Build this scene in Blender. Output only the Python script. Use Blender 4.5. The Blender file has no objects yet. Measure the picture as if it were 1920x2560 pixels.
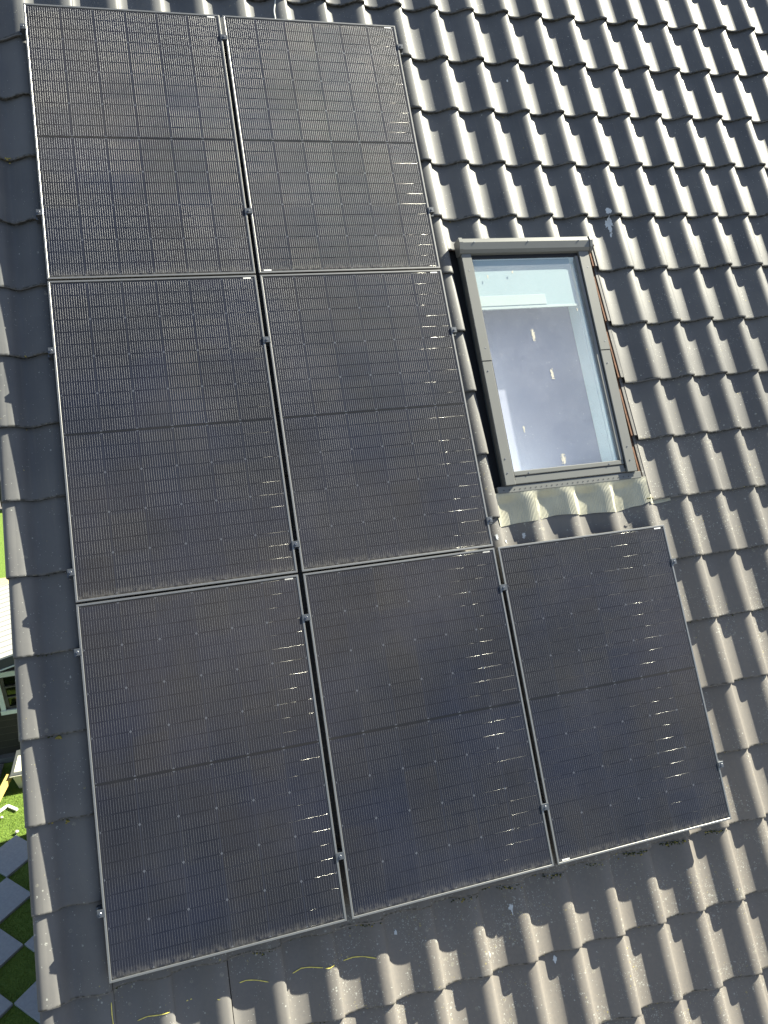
import bpy, math, random
import numpy as np
from mathutils import Matrix, Vector
random.seed(7)
RNG = np.random.default_rng(11)
S = bpy.context.scene
COL = S.collection

# ------------------------------------------------------------------ frames
TH = math.radians(56)            # roof pitch
Z0 = 9.09                        # height of the roof-frame origin above the lawn
MR = Matrix.Rotation(TH, 4, 'X')
ROOF = Matrix.Translation((0, 0, Z0)) @ MR     # roof coordinates (x along eaves, y up the slope, z out) -> world

# ------------------------------------------------------------------ camera
Rc = np.array([[0.96001211, -0.15951855, 0.23006645],
               [0.11300306, 0.97266341, 0.20286989],
               [-0.25613873, -0.16875934, 0.95179474]])
cm = Matrix.Identity(4)
for i in range(3):
    for j in range(3):
        cm[j][i] = Rc[i][j]
cm.translation = (0.61010291, -3.97387128, 3.94004979)
camd = bpy.data.cameras.new('camera'); cam = bpy.data.objects.new('camera', camd); COL.objects.link(cam)
cam.matrix_world = ROOF @ cm
camd.sensor_fit = 'HORIZONTAL'; camd.sensor_width = 36; camd.lens = 33.967
camd.clip_start = 0.05; camd.clip_end = 600
S.camera = cam

# ------------------------------------------------------------------ sun and sky
sdir = (MR @ Vector((2.62, 2.34, 1.0))).normalized()
el = math.asin(sdir.z); az = math.atan2(sdir.x, sdir.y)
sd = bpy.data.lights.new('sun', 'SUN'); sd.energy = 5.0; sd.angle = math.radians(0.5); sd.color = (1.0, 0.95, 0.77)
so = bpy.data.objects.new('sun', sd); COL.objects.link(so)
so.rotation_euler = sdir.to_track_quat('Z', 'Y').to_euler(); so.location = (12, 3, 25)
W = bpy.data.worlds.new("World"); S.world = W; W.use_nodes = True
wn = W.node_tree; wl = wn.links
bg = wn.nodes['Background']; bg.inputs['Strength'].default_value = 0.044
sky = wn.nodes.new('ShaderNodeTexSky'); sky.sky_type = 'NISHITA'; sky.sun_disc = False
sky.sun_elevation = el; sky.sun_rotation = az; sky.air_density = 1.0; sky.dust_density = 1.0; sky.ozone_density = 1.4
tcw = wn.nodes.new('ShaderNodeTexCoord')
mpw = wn.nodes.new('ShaderNodeMapping'); mpw.inputs['Scale'].default_value = (1.0, 1.0, 2.2)
nzw = wn.nodes.new('ShaderNodeTexNoise'); nzw.inputs['Scale'].default_value = 2.2; nzw.inputs['Detail'].default_value = 7; nzw.inputs['Roughness'].default_value = .6
rpw = wn.nodes.new('ShaderNodeValToRGB'); rpw.color_ramp.elements[0].position = .53; rpw.color_ramp.elements[1].position = .72
mxw = wn.nodes.new('ShaderNodeMix'); mxw.data_type = 'RGBA'; mxw.inputs[7].default_value = (5.3, 5.6, 5.8, 1)
wl.new(tcw.outputs['Generated'], mpw.inputs[0]); wl.new(mpw.outputs[0], nzw.inputs[0]); wl.new(nzw.outputs['Fac'], rpw.inputs[0])
wl.new(rpw.outputs[0], mxw.inputs[0]); wl.new(sky.outputs[0], mxw.inputs[6]); wl.new(mxw.outputs[2], bg.inputs[0])
S.view_settings.view_transform = 'Standard'; S.view_settings.look = 'None'
S.view_settings.exposure = 1.97; S.view_settings.gamma = 1

# ------------------------------------------------------------------ node helpers
class V:
    def __init__(s, nt, v): s.nt = nt; s.v = v
    def m(s, op, *a, clamp=False):
        n = s.nt.nodes.new('ShaderNodeMath'); n.operation = op; n.use_clamp = clamp
        for i, q in enumerate((s,) + a):
            q = q.v if isinstance(q, V) else q
            if isinstance(q, (int, float)): n.inputs[i].default_value = q
            else: s.nt.links.new(q, n.inputs[i])
        return V(s.nt, n.outputs[0])
    def __add__(s, o): return s.m('ADD', o)
    def __sub__(s, o): return s.m('SUBTRACT', o)
    def __mul__(s, o): return s.m('MULTIPLY', o)
    def __truediv__(s, o): return s.m('DIVIDE', o)
    def __rsub__(s, o): return V(s.nt, o).m('SUBTRACT', s)
    def fract(s): return s.m('FRACT')
    def floor(s): return s.m('FLOOR')
    def abs(s): return s.m('ABSOLUTE')
    def lt(s, o): return s.m('LESS_THAN', o)
    def gt(s, o): return s.m('GREATER_THAN', o)
    def mn(s, o): return s.m('MINIMUM', o)
    def mx(s, o): return s.m('MAXIMUM', o)
    def ramp(s, a, b, c=0.0, d=1.0):
        n = s.nt.nodes.new('ShaderNodeMapRange'); n.clamp = True
        n.interpolation_type = 'SMOOTHSTEP' 
        s.nt.links.new(s.v, n.inputs[0])
        for i, q in zip((1, 2, 3, 4), (a, b, c, d)): n.inputs[i].default_value = q
        return V(s.nt, n.outputs[0])

class MatB:
    def __init__(s, name):
        s.mat = bpy.data.materials.new(name); s.mat.use_nodes = True
        s.nt = s.mat.node_tree; s.p = s.nt.nodes['Principled BSDF']; s.out = s.nt.nodes['Material Output']
        s.tc = s.nt.nodes.new('ShaderNodeTexCoord')
    def L(s, a, b): s.nt.links.new(a.v if isinstance(a, V) else a, b)
    def xyz(s, src='Object'):
        n = s.nt.nodes.new('ShaderNodeSeparateXYZ'); s.L(s.tc.outputs[src], n.inputs[0])
        return [V(s.nt, n.outputs[i]) for i in range(3)]
    def vec(s, *c):
        n = s.nt.nodes.new('ShaderNodeCombineXYZ')
        for i, q in enumerate(c):
            if isinstance(q, V): s.L(q, n.inputs[i])
            else: n.inputs[i].default_value = q
        return n.outputs[0]
    def noise(s, scale, detail=4, rough=.55, vec=None, col=False, dist=0.0):
        n = s.nt.nodes.new('ShaderNodeTexNoise'); n.inputs['Scale'].default_value = scale
        n.inputs['Detail'].default_value = detail; n.inputs['Roughness'].default_value = rough; n.inputs['Distortion'].default_value = dist
        s.L(vec if vec is not None else s.tc.outputs['Object'], n.inputs['Vector'])
        return V(s.nt, n.outputs['Color' if col else 'Fac'])
    def voro(s, scale, vec=None, rnd=1.0):
        n = s.nt.nodes.new('ShaderNodeTexVoronoi'); n.inputs['Scale'].default_value = scale; n.inputs['Randomness'].default_value = rnd
        s.L(vec if vec is not None else s.tc.outputs['Object'], n.inputs['Vector'])
        q = s.nt.nodes.new('ShaderNodeSeparateXYZ'); s.L(n.outputs['Color'], q.inputs[0])
        return V(s.nt, n.outputs['Distance']), [V(s.nt, q.outputs[i]) for i in range(3)]
    def white(s, vec):
        n = s.nt.nodes.new('ShaderNodeTexWhiteNoise'); n.noise_dimensions = '3D'; s.L(vec, n.inputs['Vector'])
        return V(s.nt, n.outputs['Value'])
    def mix(s, f, a, b):
        n = s.nt.nodes.new('ShaderNodeMix'); n.data_type = 'RGBA'
        for i, q in ((0, f), (6, a), (7, b)):
            if isinstance(q, V): s.L(q, n.inputs[i])
            elif isinstance(q, (int, float)): n.inputs[i].default_value = q
            elif isinstance(q, tuple): n.inputs[i].default_value = q + (1,)
            else: s.L(q, n.inputs[i])
        return V(s.nt, n.outputs[2])
    def set(s, **k):
        for a, b in k.items():
            i = s.p.inputs[a.replace('_', ' ')]
            if isinstance(b, V): s.L(b, i)
            elif isinstance(b, tuple): i.default_value = b + (1,)
            else: i.default_value = b
        return s
    def bump(s, h, strength=.3, dist=.002):
        n = s.nt.nodes.new('ShaderNodeBump'); n.inputs['Strength'].default_value = strength; n.inputs['Distance'].default_value = dist
        s.L(h, n.inputs['Height']); s.L(n.outputs[0], s.p.inputs['Normal']); return s

def plain(name, c, rough=.5, metal=0.0, var=.15, scale=14, bump=0.0, **k):
    b = MatB(name); n = b.noise(scale, 5)
    lo = tuple(x * (1 - var) for x in c); hi = tuple(min(1, x * (1 + var)) for x in c)
    b.set(Base_Color=b.mix(n, lo, hi), Roughness=rough, Metallic=metal, **k)
    if bump: b.bump(b.noise(scale * 12, 3), bump, .001)
    return b.mat

# ---- tile surface material: worn anthracite engobe, lichen freckles thicker towards the eaves
def tile_material():
    b = MatB('worn_anthracite_tile'); x, y, z = b.xyz()
    low = y.ramp(-1.0, -5.6) * x.ramp(-.25, 1.8, .34, 1.0)                                   # weathering grows down the slope
    rnd = b.white(b.vec(((x + .0042) / .2688).floor(), ((y + 1.3498) / .4053).floor(), 0.0))
    n1 = b.noise(3.0, 6); n2 = b.noise(60, 4)
    base = b.mix(rnd, (.108, .112, .117), (.142, .144, .146))
    base = b.mix(n1.ramp(.35, .7) * .4, base, (.062, .067, .078))
    base = b.mix(low * n2.ramp(.1, .9, .40, .66), base, (.240, .210, .180))
    # lichen and lime specks, in drifts
    d1, c1 = b.voro(70); d2, c2 = b.voro(150); drift = b.noise(4.5, 4, .6)
    dens = (low * .60 + .05) * x.ramp(-.2, 1.3, .45, 1.0) * drift.ramp(.42, .72)
    s1 = d1.lt(c1[1] * .30 + .05) * c1[0].lt(dens)
    s2 = d2.lt(.32) * c2[0].lt(dens * .8 + .012)
    d4, c4 = b.voro(40); s4 = d4.lt(c4[1] * .22 + .08) * c4[0].lt(low * drift.ramp(.38, .66) * .55) * b.noise(200, 2).ramp(.40, .55)
    sp = s1.mx(s2).mx(s4)
    base = b.mix(sp * .62, base, b.mix(c1[2].gt(.90), (.42, .43, .40), (.40, .34, .13)))
    d3, c3 = b.voro(34); pale = d3.lt(.38) * c3[0].lt(low * .16 * drift.ramp(.35, .7)) * b.noise(140, 2).ramp(.35, .6)
    base = b.mix(pale * .5, base, (.30, .29, .24))
    # grime line on the lower lip of every tile
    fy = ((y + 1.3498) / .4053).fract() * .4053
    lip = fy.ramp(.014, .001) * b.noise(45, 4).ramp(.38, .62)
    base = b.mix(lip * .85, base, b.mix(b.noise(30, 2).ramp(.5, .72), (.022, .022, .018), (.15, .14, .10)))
    streak = b.noise(1, 4, .6, vec=b.vec(x * 55, y * 2.2, 0.0)).ramp(.52, .75)
    base = b.mix(streak * .28, base, (.16, .155, .14))
    b.set(Base_Color=base, Roughness=(b.noise(22, 5) * .14 + low * .12 + .43), Specular_IOR_Level=.22)
    b.bump(b.noise(420, 3) * .5 + n2 * .6 + sp * .5, .22, .0012)
    return b.mat

def cell_material():
    b = MatB('photovoltaic_cells'); x, y, z = b.xyz()
    H, PX = 1.7705, .1837
    oi = b.nt.nodes.new('ShaderNodeObjectInfo'); rnd = V(b.nt, oi.outputs['Random'])
    cx = (x - .0159) / PX; ci = cx.floor(); fx = cx.fract() * PX
    inside = cx.gt(0.0) * cx.lt(6.0)
    yc = y - H / 2; ya = yc.abs()
    ry = (ya - .0052) / .07185; fr = ry.fract() * .07185
    insidey = ry.gt(0.0) * ry.lt(12.0)
    rowd = fr.mn(.07185 - fr)
    cold = fx.mn(PX - fx)
    wk = (fx - .0106) / .0125
    wf = (wk + .5).fract() - .5                         # -.5 .. .5 across one wire pitch
    inw = fx.gt(.006) * fx.lt(.1777)
    t = wf * .0125 / .00058
    bead = b.noise(1, 3, .6, vec=b.vec(((wk + .5).floor() + ci * 17) * 3.7, y * 70, rnd * 7))
    hw = bead * .5 + .68
    wire = t.abs().lt(hw) * inw * inside * insidey * rowd.gt(.0030)
    # cell tone differs a little from cell to cell
    tone = b.white(b.vec(ci, (y / .2155).floor(), rnd * 50))
    tone2 = b.white(b.vec(ci + 20, (yc * 4).gt(0.0), rnd * 50))
    ccol = b.mix((tone * .55 + tone2 * .45) * .6 + .2, (.0045, .0070, .0170), (.0125, .0120, .0140))
    ccol = b.mix(b.noise(2.3, 3, vec=b.vec(x, y, rnd * 30)).ramp(.35, .7) * .5, ccol, (.006, .009, .026))
    gap = cold.lt(.0022)
    third = ((ry / 3 + .5).fract() - .5).abs() * 3 * .07185
    star = (cold + third).lt(.0075) * insidey
    ccol = b.mix(gap * insidey * inside * .8, ccol, (.028, .032, .046))
    ccol = b.mix(rowd.lt(.0012) * inside * .7, ccol, (.005, .006, .010))
    ccol = b.mix(star * inside * .7, ccol, (.085, .095, .12))
    bus = (ya.lt(.0052)) * inside
    ccol = b.mix(bus, ccol, (.006, .007, .010))
    outm = (1.0 - inside * (insidey.mx(bus)))
    ccol = b.mix(outm, ccol, (.006, .007, .010))
    # pale dust, thicker in broad patches and in runs from rain
    dust = b.noise(1.6, 5, .6, vec=b.vec(x * 1.4, y, rnd * 9)).ramp(.42, .75) * .016 + b.noise(1, 4, .6, vec=b.vec(x * 30, y * 2.5, rnd * 4)).ramp(.5, .8) * .010 + b.noise(240, 2).ramp(.72, .8) * .05 + .004 + y.ramp(.060, .014) * b.noise(40, 3).ramp(.3, .7) * .12
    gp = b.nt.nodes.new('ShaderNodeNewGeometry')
    film_or_reflection = b.noise(.55, 3, .5, vec=gp.outputs['Position']).ramp(.46, .66)
    ccol = b.mix(film_or_reflection * .045, ccol, (.30, .25, .19))  # broad brown patches: reflections painted into the cell colour
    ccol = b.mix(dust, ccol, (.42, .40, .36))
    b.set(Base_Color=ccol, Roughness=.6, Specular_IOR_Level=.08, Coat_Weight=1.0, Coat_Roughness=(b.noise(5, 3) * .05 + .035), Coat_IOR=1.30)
    # the round cell wires: a real cylinder normal across each wire
    q = b.nt.nodes.new('ShaderNodeBsdfPrincipled')
    nx = (t / hw) ; nx = nx.mx(-.98).mn(.98)
    nz = (1.0 - nx * nx).mx(.02).m('SQRT')
    wob = (b.noise(1, 2, .5, vec=b.vec(x * 60, y * 60, 3.0)) - .5) * .08
    tr = b.nt.nodes.new('ShaderNodeVectorTransform'); tr.vector_type = 'NORMAL'; tr.convert_from = 'OBJECT'; tr.convert_to = 'WORLD'
    b.L(b.vec(nx, wob, nz), tr.inputs[0]); b.L(tr.outputs[0], q.inputs['Normal'])
    wt = b.white(b.vec(ci + 7, (y / .0718).floor(), rnd * 40)) * .35 + b.white(b.vec(ci + 3, (y / .2155).floor(), rnd * 31)) * .65
    b.L(b.mix(wt, (.130, .140, .165), (.235, .24, .25)), q.inputs['Base Color']); q.inputs['Metallic'].default_value = .85
    q.inputs['Roughness'].default_value = .50; q.inputs['Coat Weight'].default_value = .0; q.inputs['Coat Roughness'].default_value = .05
    # the flat tin ribbon of some half-cell joints, slightly rolled, catches the sun here and there
    r = b.nt.nodes.new('ShaderNodeBsdfPrincipled')
    ty = (fr.mn(.07185 - fr)) / .0011
    sgn = ((ry + .5).fract() - .5) * .07185 / .0011
    ny = sgn.mx(-.97).mn(.97); nz2 = (1.0 - ny * ny).mx(.03).m('SQRT')
    tw = (b.noise(1, 2, .5, vec=b.vec(x * 13, y * 14, rnd * 20)) - .5) * .22 + x.ramp(.70, 1.06) * .38
    tr2 = b.nt.nodes.new('ShaderNodeVectorTransform'); tr2.vector_type = 'NORMAL'; tr2.convert_from = 'OBJECT'; tr2.convert_to = 'WORLD'
    b.L(b.vec(tw, ny * -1.0, nz2), tr2.inputs[0]); b.L(tr2.outputs[0], r.inputs['Normal'])
    r.inputs['Base Color'].default_value = (.75, .75, .72, 1); r.inputs['Metallic'].default_value = 1
    r.inputs['Roughness'].default_value = .22
    gate = b.noise(1, 1, .5, vec=b.vec(x * 9, (yc / .07185).floor() * 3.7, rnd * 20)).ramp(.47, .58)
    rib = ty.lt(.65) * gate * inw * inside * insidey * ry.gt(.4)
    m1 = b.nt.nodes.new('ShaderNodeMixShader'); m2 = b.nt.nodes.new('ShaderNodeMixShader')
    b.L(wire * .95, m1.inputs[0]); b.L(b.p.outputs[0], m1.inputs[1]); b.L(q.outputs[0], m1.inputs[2])
    b.L(rib * .11, m2.inputs[0]); b.L(m1.outputs[0], m2.inputs[1]); b.L(r.outputs[0], m2.inputs[2])
    b.L(m2.outputs[0], b.out.inputs[0])
    return b.mat

def glass_material():
    b = MatB('dusty_window_glass'); x, y, z = b.xyz()
    nt = b.nt
    tr = nt.nodes.new('ShaderNodeBsdfTransparent'); tr.inputs[0].default_value = (.94, .98, .985, 1)
    gl = nt.nodes.new('ShaderNodeBsdfGlossy'); gl.inputs['Roughness'].default_value = .03
    fr = nt.nodes.new('ShaderNodeFresnel'); geo = nt.nodes.new('ShaderNodeNewGeometry'); bk = V(nt, geo.outputs['Backfacing']); b.L(bk * (1 / 1.65 - 1.65) + 1.65, fr.inputs[0])
    ms = nt.nodes.new('ShaderNodeMixShader'); b.L(fr.outputs[0], ms.inputs[0]); b.L(tr.outputs[0], ms.inputs[1]); b.L(gl.outputs[0], ms.inputs[2])
    df = nt.nodes.new('ShaderNodeBsdfDiffuse'); df.inputs[0].default_value = (.60, .63, .70, 1)
    d, c = b.voro(210); film_or_reflection = b.noise(3, 4).ramp(.3, .8) * .08 + .12
    d5, c5 = b.voro(60)
    specks = (d.lt(.30) * c[0].lt(.16)) * .42
    specks = specks.mx((d5.lt(.16) * c5[0].lt(.05)) * .6)
    smear = b.noise(1, 6, .65, vec=b.vec(x * 6, y * 3, 2.0), dist=1.6).ramp(.56, .70) * x.ramp(.60, .15) * y.ramp(-.35, -.6) * .10
    ms2 = nt.nodes.new('ShaderNodeMixShader'); b.L((film_or_reflection + specks + smear).mn(.8), ms2.inputs[0]); b.L(ms.outputs[0], ms2.inputs[1]); b.L(df.outputs[0], ms2.inputs[2])
    b.L(ms2.outputs[0], b.out.inputs[0]); return b.mat

M = {}
M['tile'] = tile_material()
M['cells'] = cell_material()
M['glass'] = glass_material()
M['clay'] = plain('fired_clay', (.15, .075, .045), .9, var=.75, scale=26, bump=.4)
M['dark'] = plain('underlay_felt', (.012, .012, .013), .9)
M['alu'] = plain('anodised_dark_aluminium', (.27, .27, .265), .40, .8, .10, 30)
M['clampm'] = plain('black_anodised_clamp', (.10, .11, .125), .40, .6, .15, 60)
M['steel'] = plain('stainless_bolt', (.30, .31, .33), .35, .9)
M['cover'] = plain('grey_coated_cover', (.150, .154, .148), .36, .1, .07, 6, .06)
M['cover2'] = plain('blue_grey_cladding', (.10, .13, .15), .40, .3)
M['black'] = plain('black_gasket', (.010, .010, .011), .6)
M['lead'] = plain('pleated_flashing', (.50, .485, .385), .55, .0, .28, 9)
M['reveal'] = plain('pale_lining', (.80, .90, .92), .7, var=.04)
M['blind'] = plain('lavender_blind', (.40, .39, .50), .8, var=.06, scale=5)
M['bar'] = plain('white_blind_bar', (.50, .56, .54), .6, var=.04)
M['white'] = plain('white_plastic', (.80, .82, .78), .45, var=.04)
M['sticker'] = plain('white_sticker', (.75, .75, .75), .5, var=.05)
M['drop'] = plain('dried_dropping', (.55, .58, .60), .9, var=.25, scale=90)
M['grimy'] = plain('dried_grime', (.46, .44, .38), .9, var=.3, scale=120)
M['chalk'] = plain('yellow_chalk', (.85, .72, .16), .9, var=.2, scale=200)
M['moss'] = plain('roof_moss', (.055, .062, .020), .95, var=.5, scale=50, bump=.6)
M['lichen'] = plain('yellow_lichen', (.34, .28, .07), .95, var=.4, scale=80, bump=.6)
M['cable'] = plain('grey_cable', (.40, .42, .42), .5)
M['shedroof'] = plain('white_shed_sheet', (.40, .40, .37), .5, var=.06, scale=3)
M['fascia'] = plain('slate_grey_fascia', (.055, .068, .070), .6)
M['trim'] = plain('pale_mint_trim', (.62, .74, .70), .5, var=.04)
M['clad'] = plain('black_stained_board', (.022, .022, .016), .7, var=.3, scale=8)
M['groove'] = plain('board_edge', (.10, .10, .075), .7)
M['winframe'] = plain('grey_window_frame', (.065, .070, .062), .55)
M['lidm'] = plain('dark_grey_lid', (.06, .066, .068), .45)
M['beige'] = plain('beige_plastic_board', (.50, .50, .40), .6, var=.06)
M['wood'] = plain('fresh_timber', (.52, .37, .12), .7, var=.2, scale=9)
M['slab'] = plain('blue_grey_slab', (.31, .33, .335), .85, var=.22, scale=28, bump=.4)
M['concrete'] = plain('dark_concrete', (.11, .12, .12), .9, var=.2)
M['stone'] = plain('pale_stone', (.45, .42, .36), .9, var=.3, scale=20)
M['fence'] = plain('black_fence_slat', (.030, .029, .026), .7, var=.3)
M['brick'] = None
b = MatB('red_brick'); bt = b.nt.nodes.new('ShaderNodeTexBrick'); bt.inputs['Scale'].default_value = 1
bt.inputs['Brick Width'].default_value = .22; bt.inputs['Row Height'].default_value = .0625; bt.inputs['Mortar Size'].default_value = .006
bt.inputs['Color1'].default_value = (.26, .10, .06, 1); bt.inputs['Color2'].default_value = (.20, .085, .055, 1); bt.inputs['Mortar'].default_value = (.3, .29, .26, 1)
x, y, z = b.xyz(); b.L(b.vec(x + y, z, 0.0), bt.inputs[0]); b.L(bt.outputs[0], b.p.inputs['Base Color']); b.p.inputs['Roughness'].default_value = .9
M['brick'] = b.mat
b = MatB('lawn'); g = b.noise(2.2, 6); g2 = b.noise(60, 4)
b.set(Base_Color=b.mix(g2.ramp(.3, .7), b.mix(g, (.055, .11, .012), (.085, .15, .017)), (.13, .20, .025)), Roughness=.9).bump(g2, .9, .02)
M['lawn'] = b.mat
b = MatB('turf_blade'); g = b.noise(9, 3)
b.set(Base_Color=b.mix(g, (.065, .135, .012), (.17, .25, .026)), Roughness=.6)
M['blade'] = b.mat
M['gravel'] = plain('leaf_strewn_gravel', (.38, .30, .18), .95, var=.55, scale=22, bump=.8)

# ------------------------------------------------------------------ mesh helpers
class MB:
    def __init__(s): s.v = []; s.f = []; s.m = []; s.s = []
    def add(s, v, f, m=0, smooth=False):
        o = len(s.v); s.v += [tuple(p) for p in v]; s.f += [tuple(i + o for i in q) for q in f]
        s.m += [m] * len(f); s.s += [smooth] * len(f); return s
    def box(s, a, b_, m=0, bev=0.0):
        (x0, y0, z0), (x1, y1, z1) = a, b_
        if bev <= 0:
            v = [(x, y, z) for z in (z0, z1) for y in (y0, y1) for x in (x0, x1)]
            return s.add(v, [(0, 2, 3, 1), (4, 5, 7, 6), (0, 1, 5, 4), (2, 6, 7, 3), (0, 4, 6, 2), (1, 3, 7, 5)], m)
        e = bev      # chamfered on the top edge
        v = [(x0, y0, z0), (x1, y0, z0), (x1, y1, z0), (x0, y1, z0), (x0, y0, z1 - e), (x1, y0, z1 - e), (x1, y1, z1 - e), (x0, y1, z1 - e),
             (x0 + e, y0 + e, z1), (x1 - e, y0 + e, z1), (x1 - e, y1 - e, z1), (x0 + e, y1 - e, z1)]
        f = [(3, 2, 1, 0), (8, 9, 10, 11)]
        for i in range(4):
            j = (i + 1) % 4; f += [(i, j, j + 4, i + 4), (i + 4, j + 4, j + 8, i + 8)]
        return s.add(v, f, m)
    def prism(s, pts, a, b_, axis='y', m=0):
        n = len(pts); mk = {'y': lambda p, q: (p[0], q, p[1]), 'x': lambda p, q: (q, p[0], p[1]), 'z': lambda p, q: (p[0], p[1], q)}[axis]
        v = [mk(p, a) for p in pts] + [mk(p, b_) for p in pts]
        return s.add(v, [tuple(range(n))[::-1], tuple(range(n, 2 * n))] + [(i, (i + 1) % n, n + (i + 1) % n, n + i) for i in range(n)], m)
    def cyl(s, c, r, z0, z1, n=12, m=0, hollow=0):
        v = []; 
        for z in (z0, z1):
            v += [(c[0] + r * math.cos(2 * math.pi * i / n), c[1] + r * math.sin(2 * math.pi * i / n), z) for i in range(n)]
        return s.add(v, [tuple(range(n, 2 * n)), tuple(range(n))[::-1]] + [(i, (i + 1) % n, n + (i + 1) % n, n + i) for i in range(n)], m)
    def tube(s, pts, r, n=8, m=0):
        pts = [Vector(p) for p in pts]; v = []; f = []
        for i, p in enumerate(pts):
            d = (pts[min(i + 1, len(pts) - 1)] - pts[max(i - 1, 0)]).normalized()
            a = d.cross(Vector((0, 0, 1)));  a = a.normalized() if a.length > 1e-4 else Vector((1, 0, 0)); c = d.cross(a)
            v += [tuple(p + (a * math.cos(6.2832 * k / n) + c * math.sin(6.2832 * k / n)) * r) for k in range(n)]
        for i in range(len(pts) - 1):
            for k in range(n): f.append((i * n + k, i * n + (k + 1) % n, (i + 1) * n + (k + 1) % n, (i + 1) * n + k))
        f += [tuple(range(n)), tuple(range((len(pts) - 1) * n, len(pts) * n))[::-1]]
        return s.add(v, f, m, True)
    def build(s, name, mats, parent=None, label=None):
        me = bpy.data.meshes.new(name); me.from_pydata(s.v, [], s.f)
        for q in (mats if isinstance(mats, (list, tuple)) else [mats]): me.materials.append(M[q])
        me.polygons.foreach_set('material_index', s.m); me.polygons.foreach_set('use_smooth', s.s)
        me.update(); o = bpy.data.objects.new(name, me); COL.objects.link(o)
        if parent: o.parent = parent
        if label: o['label'] = label
        return o

def tag(o, label, cat, group=None, kind=None):
    if label: o['label'] = label
    if cat: o['category'] = cat
    if group: o['group'] = group
    if kind: o['kind'] = kind
    return o
def thing(name, label, cat, loc=(0, 0, 0), rot=(0, 0, 0), group=None):
    o = bpy.data.objects.new(name, None); COL.objects.link(o); o.empty_display_size = .1
    o.location = loc; o.rotation_euler = rot
    return tag(o, label, cat, group)
def rw(x, y, z=0.0): return tuple(ROOF @ Vector((x, y, z)))
def copy_tree(o, parent=None):
    c = o.copy(); COL.objects.link(c); c.parent = parent
    for ch in list(o.children): copy_tree(ch, c)
    return c

# ================================================================== setting
def sheet(name, x0, x1, y0, y1, z, mat, n=1):
    m = MB(); m.add([(x0, y0, z), (x1, y0, z), (x1, y1, z), (x0, y1, z)], [(0, 1, 2, 3)]); o = m.build(name, mat)
    o['kind'] = 'structure'; return o
M['earth'] = plain('paved_neighbourhood', (.115, .108, .102), .95, var=.3, scale=.6)
sheet('ground', -250, 250, -250, 250, 0, 'earth')
sheet('lawn', -11, -.4, -1.0, 15.8, .004, 'lawn')
sheet('gravel_bed', -7, 1.5, 9.6, 11.3, .012, 'gravel')

# ================================================================== house
TIP0, PX, PY, YL0 = -.0042, .2688, .4053, -1.3498
CREST = -.082
PU = np.array([0, .04, .09, .16, .24, .32, .38, .44, .50, .57, .64, .70, .75, .80, .85, .92, .97, 1.0])
PZ = np.array([-.029, -.0360, -.0425, -.0470, -.0495, -.0500, -.0485, -.0445, -.0385, -.0295, -.0195, -.0115, -.0055, -.0015, 0, -.0010, -.0045, -.0125])
VU = np.array([-.215, -.195, -.16, -.10, -.03, .06, .12, .17, .22, .27, .33, .38])
VZ = np.array([-.018, -.0080, -.0008, .0028, .0022, -.0012, -.0052, -.0120, -.0215, -.0335, -.0440, -.0490])
LIFT = .026
def tz(x, y):
    j = math.floor((x - TIP0) / PX); u = (x - TIP0) / PX - j
    if x < TIP0 - PX + .4 * PX:
        zz = float(np.interp((x - (TIP0 - PX)) / PX, VU, VZ))
    else: zz = float(np.interp(u, PU, PZ))
    k = math.floor((y - YL0) / PY); fy = (y - YL0) / PY - k
    return CREST + zz - LIFT * fy

house = thing('house', 'steep house roof of dark grey clay pantiles carrying the solar panels and a roof window', 'house', (3.5, -.5, 0))
house_m = Matrix.Translation(Vector(house.location))
def roof_part(o, parent=None):
    o.matrix_world = ROOF
    return o
def in_house(o):
    """child of the house whose mesh is written in roof coordinates"""
    o.parent = house; o.location = Vector((0, 0, Z0)) - Vector(house.location); o.rotation_euler = (TH, 0, 0); return o

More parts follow.
